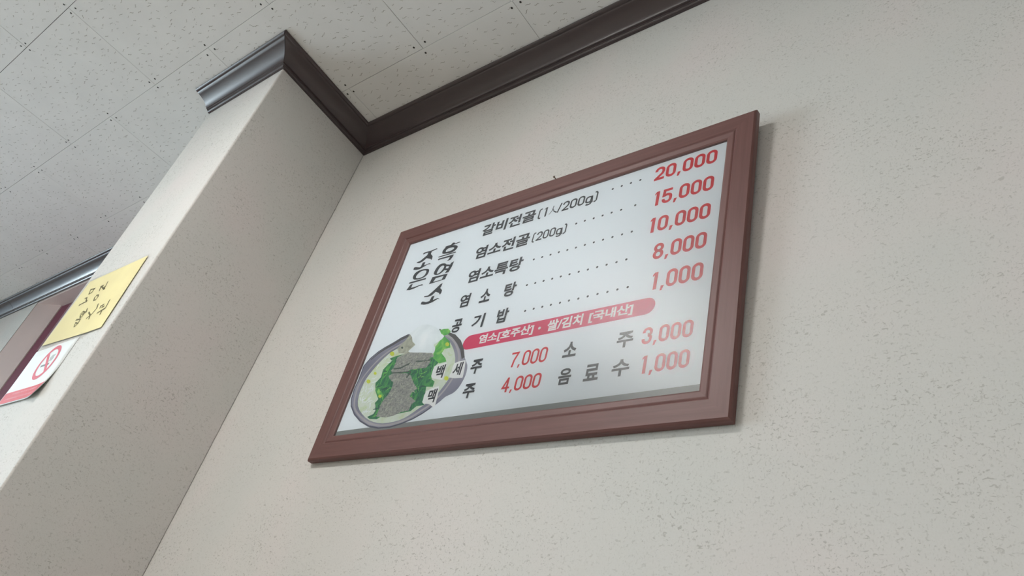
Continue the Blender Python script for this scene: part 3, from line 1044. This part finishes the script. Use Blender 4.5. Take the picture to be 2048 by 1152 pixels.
def strokes(poly, n, L, wd, angs):
    out = []
    while n:
        a, b2 = rq.uniform(200, 1050), rq.uniform(320, 1040)
        if not inside((a, b2), poly):
            continue
        n -= 1
        th = math.radians(rq.uniform(*angs))
        l_ = rq.uniform(.5, 1) * L
        bend = rq.uniform(-.25, .25) * l_
        pts = [(a - math.cos(th) * l_ / 2, b2 - math.sin(th) * l_ / 2), (a - math.sin(th) * bend, b2 + math.cos(th) * bend), (a + math.cos(th) * l_ / 2, b2 + math.sin(th) * l_ / 2)]
        out += ribbon(tp(pts, KG), [wd * .4, wd, wd * .4])
    return out


gsub('hotpot_stems', strokes(GREEN, 46, 95, .0026, (95, 165)), M['p_leaf'], 6)['kind'] = 'stuff'
gsub('hotpot_stems', strokes(GREEN, 60, 80, .0034, (90, 170)), M['p_dkgreen'], 7)['kind'] = 'stuff'
gsub('hotpot_shreds', strokes(MEAT, 120, 34, .0016, (100, 200)), M['p_meat2'], 9)['kind'] = 'stuff'
gsub('hotpot_shreds', strokes(MEAT, 90, 30, .0014, (100, 200)), M['p_shade'], 9)['kind'] = 'stuff'
gsub('hotpot_noodles', strokes(SOUP, 40, 70, .0022, (90, 170)), M['p_rice'], 5)['kind'] = 'stuff'
gsub('hotpot_folds', [tp(q, KG) for q in ([(560, 508), (640, 495), (720, 455), (745, 440), (722, 470), (640, 512), (565, 520)], [(540, 550), (640, 545), (740, 535), (745, 543), (640, 556), (545, 562)], [(790, 428), (900, 425), (955, 408), (950, 425), (900, 438), (800, 440)], [(690, 600), (720, 560), (745, 530), (740, 560), (705, 610)], [(640, 285), (658, 280), (665, 296), (648, 306)], [(1040, 95), (1060, 98), (1055, 108), (1042, 106)], [(905, 60), (918, 58), (918, 68), (906, 70)])], M['p_dark'], 9)['kind'] = 'stuff'
gsub('hotpot_yolk', [[pan(*at(KG, a + r_ * math.cos(k * PI / 4), b2 + r_ * math.sin(k * PI / 4))) for k in range(8)] for a, b2, r_ in ((300, 645, 22), (548, 355, 24), (1115, 612, 24), (1125, 255, 22), (420, 800, 18), (370, 560, 16))], M['p_yellow'], 9)['kind'] = 'stuff'
gsub('hotpot_rice', [tp(smooth_closed([(735, 150), (770, 110), (815, 75), (870, 52), (920, 48), (985, 65), (1042, 105), (1062, 145), (1092, 168), (1062, 208), (985, 258), (1000, 292), (985, 345), (960, 347), (860, 342), (770, 342), (715, 330), (790, 262), (762, 230), (756, 180)], 2), KG)], M['p_rice'], 10)
gsub('lettering_halo', [tp(smooth_closed(q, 2), KG) for q in ([(960, 605), (965, 560), (985, 500), (1005, 478), (1100, 450), (1118, 462), (1088, 600), (1065, 628), (1010, 618)], [(1148, 605), (1170, 540), (1200, 455), (1300, 425), (1316, 440), (1290, 590), (1265, 608)], [(868, 872), (872, 835), (905, 748), (1015, 700), (1040, 715), (1000, 890), (975, 915), (940, 885)])], M['white_ink'], 11)
for grp in ([('백', KC, (772, 537), (858, 436)), ('세', KC, (890, 518), (978, 418))], [('맥', KC, (716, 702), (802, 600))]):
    qs = [bb(k, a, b2) for _, k, a, b2 in grp]
    for (c, _, _, _), q in zip(grp, qs):
        flat('drink_name_lettering', text_polys(c, *q, bold=BOLD - .004), M['ink'], 12)

# ------------------------------------------------------------------ nail above the board
np_ = hit_axis(1110.5, 357.5, 1, -0.010)
nail = empty('nail', (np_.x, 0, np_.z))
tagk(nail, 'small rusty nail in the wall just above the top edge of the menu board', 'nail')
v, f = cyl_data((0, 0.004, 0), (0, -.014, .001), .0011, 10)
pyd('shank', v, f, M['steel'], nail)
v, f = cyl_data((0, -.0142, .001), (0, -.0158, .001), .0022, 12)
pyd('head', v, f, M['steel'], nail)

# ------------------------------------------------------------------ paper signs taped to the pilaster's front
YS = -D


def pil_xz(px, py):
    p = hit_axis(px, py, 1, YS)
    return (p.x, p.z)


KY = (90, 500, 6.064)
KN = (0, 670, 7.682)


def on_sign(name, polys, mat, parent, lift, org):
    V, F = [], []
    for pl in polys:
        n0 = len(V)
        V += [(a - org[0], -lift, b2 - org[1]) for a, b2 in pl]
        if len(pl) <= 4:
            F.append(tuple(n0 + i for i in range(len(pl))))
        else:
            for t in tessellate_polygon([[Vector((a, b2, 0)) for a, b2 in pl]]):
                F.append(tuple(n0 + i for i in t))
    o = pyd(name, V, F, mat, parent)
    bm = bmesh.new()
    bm.from_mesh(o.data)
    for fc in bm.faces:
        fc.normal_update()
        if fc.normal.y > 0:
            fc.normal_flip()
    bm.to_mesh(o.data)
    bm.free()
    return o


def sheet_mesh(name, outline, th, lift, mat, parent, org):
    # a sheet of paper with thickness
    n = len(outline)
    V = [(a - org[0], -lift, b2 - org[1]) for a, b2 in outline] + [(a - org[0], -lift - th, b2 - org[1]) for a, b2 in outline]
    F = [tuple(range(n)), tuple(range(2 * n - 1, n - 1, -1))] + [(i, n + i, n + (i + 1) % n, (i + 1) % n) for i in range(n)]
    o = pyd(name, V, F, mat, parent)
    bm = bmesh.new()
    bm.from_mesh(o.data)
    bmesh.ops.recalc_face_normals(bm, faces=bm.faces)
    bm.to_mesh(o.data)
    bm.free()
    return o


# yellow handwritten notice in a clear sleeve
XLFT = XB - PW + 0.004
yo = (-0.19, Z0 - 0.885)
ysg = empty('handwritten_notice', (yo[0], YS, yo[1]))
tagk(ysg, 'yellow handwritten paper notice taped to the narrow bright front of the pilaster', 'notice')
y_out = [(-0.345, Z0 - 0.872), (-0.100, Z0 - 0.881), (-0.022, Z0 - 0.881), (-0.034, Z0 - 0.6735), (-0.331, Z0 - 0.676)]
sheet_mesh('paper', y_out, 0.0006, 0.0022, M['yellow'], ysg, yo)
sl = [(XLFT, Z0 - 0.884), (-0.100, Z0 - 0.886), (-0.018, Z0 - 0.884), (-0.030, Z0 - 0.668), (XLFT, Z0 - 0.670)]
on_sign('sleeve', [sl], M['laminate'], ysg, 0.0036, yo)
pen = []
for st in ([(672, 505), (692, 452), (728, 437)], [(700, 452), (715, 470), (738, 482)], [(778, 388), (742, 460), (715, 497)], [(720, 468), (745, 450)],
           [(545, 545), (568, 490), (622, 476)], [(612, 480), (582, 522), (545, 545)], [(495, 598), (522, 588), (512, 618), (522, 632)], [(422, 682), (470, 655), (524, 630)],
           [(678, 718), (690, 690), (732, 668)], [(802, 608), (745, 715), (716, 735)], [(642, 778), (735, 718)], [(705, 738), (680, 795)], [(700, 705), (735, 690)],
           [(660, 660), (642, 715), (575, 792), (512, 842)], [(545, 762), (562, 800), (545, 848)],
           [(528, 716), (512, 768)], [(440, 792), (475, 755), (502, 764), (465, 812), (440, 832), (444, 800)], [(455, 790), (490, 780)], [(388, 858), (442, 848), (418, 892)], [(365, 942), (385, 890), (412, 900), (368, 944)]):
    pen += ribbon([pil_xz(*at(KY, a, b2)) for a, b2 in st], 0.0046)
ell = [(605, 622), (615, 585), (640, 558), (662, 555), (655, 580), (630, 612)]
pen += ribbon([pil_xz(*at(KY, a, b2)) for a, b2 in ell], 0.0042, True)
on_sign('handwriting', pen, M['pen'], ysg, 0.0031, yo)['kind'] = 'stuff'
for tx, tz in ((-0.318, Z0 - .668), (-0.112, Z0 - .886)):
    on_sign('tape', [[(tx - .012, tz - .008), (tx + .012, tz - .009), (tx + .013, tz + .008), (tx - .011, tz + .009)]], M['laminate'], ysg, .0044, yo)

# no-smoking sign below it, its lower corner lifting off the wall
no = (-0.24, Z0 - 1.05)
nsg = empty('no_smoking_sign', (no[0], YS, no[1]))
tagk(nsg, 'white no-smoking sign with red crossed ring and red label strip below the yellow notice', 'sign')
V, F = [], []
NX, NZ = 10, 8
nx0, nx1, nz0, nz1 = XLFT, -0.123, Z0 - 1.040, Z0 - 0.8865


def curl(x, z):
    a = max(0.0, (x - (nx1 - .07)) / .07)
    b2 = max(0.0, ((nz0 + .08) - z) / .08)
    return 0.0006 + 0.010 * (a * b2) ** 1.5 + 0.0025 * b2 * b2


for side in (0, 1):
    for i in range(NX + 1):
        for j in range(NZ + 1):
            x = nx0 + (nx1 - nx0) * i / NX
            z = nz0 + (nz1 - nz0) * j / NZ
            V.append((x - no[0], -curl(x, z) - .0006 * side, z - no[1]))
K = (NX + 1) * (NZ + 1)
for i in range(NX):
    for j in range(NZ):
        a = i * (NZ + 1) + j
        q = (a, a + NZ + 1, a + NZ + 2, a + 1)
        F.append(tuple(K + t for t in q))
        F.append(q[::-1])
for i in range(NX):
    a = i * (NZ + 1)
    F.append((a, a + NZ + 1, K + a + NZ + 1, K + a))
    a += NZ
    F.append((a, K + a, K + a + NZ + 1, a + NZ + 1))
for j in range(NZ):
    F.append((j, K + j, K + j + 1, j + 1))
    a = NX * (NZ + 1) + j
    F.append((a, a + 1, K + a + 1, K + a))
pyd('paper', V, F, M['paper'], nsg, True)


def on_curl(name, polys, mat, lift):
    V, F = [], []
    for pl in polys:
        n0 = len(V)
        V += [(a - no[0], -curl(a, b2) - .0006 - lift, b2 - no[1]) for a, b2 in pl]
        if len(pl) <= 4:
            F.append(tuple(n0 + i for i in range(len(pl))))
        else:
            for t in tessellate_polygon([[Vector((a, b2, 0)) for a, b2 in pl]]):
                F.append(tuple(n0 + i for i in t))
    return pyd(name, V, F, mat, nsg)


rc, rad = (-0.2235, Z0 - 0.9385), 0.0415
cig = []
cig.append([(rc[0] - .024, rc[1] - .010), (rc[0] + .020, rc[1] - .010), (rc[0] + .020, rc[1] - .004), (rc[0] - .024, rc[1] - .004)])
on_curl('cigarette', cig, M['sign_grey'], .0002)
smk = []
for k in range(3):
    x0 = rc[0] + .004 + k * .007
    smk += ribbon([(x0, rc[1] + .002), (x0 + .003, rc[1] + .008), (x0 - .001, rc[1] + .013), (x0 + .003, rc[1] + .020)], .0026)
on_curl('smoke_mark', smk, M['sign_grey'], .0002)
on_curl('ring', ribbon(arc(rc[0], rc[1], rad, rad, 0, 360, 36)[:-1], .0105, True), M['sign_pink'], .0003)
s2 = rad * .7071
on_curl('bar', ribbon([(rc[0] - s2, rc[1] + s2), (rc[0] - s2 * .33, rc[1] + s2 * .33), (rc[0] + s2 * .33, rc[1] - s2 * .33), (rc[0] + s2, rc[1] - s2)], .0095), M['sign_pink'], .0004)
lz0, lz1 = Z0 - 1.037, Z0 - 1.005
lab = []
cols = 12
lx0, lx1 = nx0 + .003, -0.127
for k in range(cols):
    a0, a1 = lx0 + (lx1 - lx0) * k / cols, lx0 + (lx1 - lx0) * (k + 1) / cols
    for z0_, z1_ in ((lz0, (lz0 + lz1) / 2), ((lz0 + lz1) / 2, lz1)):
        lab.append([(a0, z0_), (a1, z0_), (a1, z1_), (a0, z1_)])
on_curl('label_strip', lab, M['sign_red'], .0003)
tiny = []
r5_ = random.Random(3)
for z_, xa, xb_ in ((lz1 - .0115, lx0 + .055, lx1 - .038), (lz1 - .0235, lx0 + .03, lx1 - .022)):
    x = xa
    while x < xb_:
        w_ = r5_.uniform(.004, .0065)
        for q in range(2):
            dz = .0012 + q * .0024
            tiny.append([(x, z_ + dz), (x + w_ * r5_.uniform(.6, 1), z_ + dz), (x + w_ * .8, z_ + dz + .0012), (x, z_ + dz + .0012)])
        tiny.append([(x + w_ * .4, z_), (x + w_ * .6, z_), (x + w_ * .6, z_ + .0055), (x + w_ * .4, z_ + .0055)])
        x += w_ + r5_.choice((.0015, .0015, .005))
on_curl('small_print', tiny, M['sign_dots'], .0005)['kind'] = 'stuff'
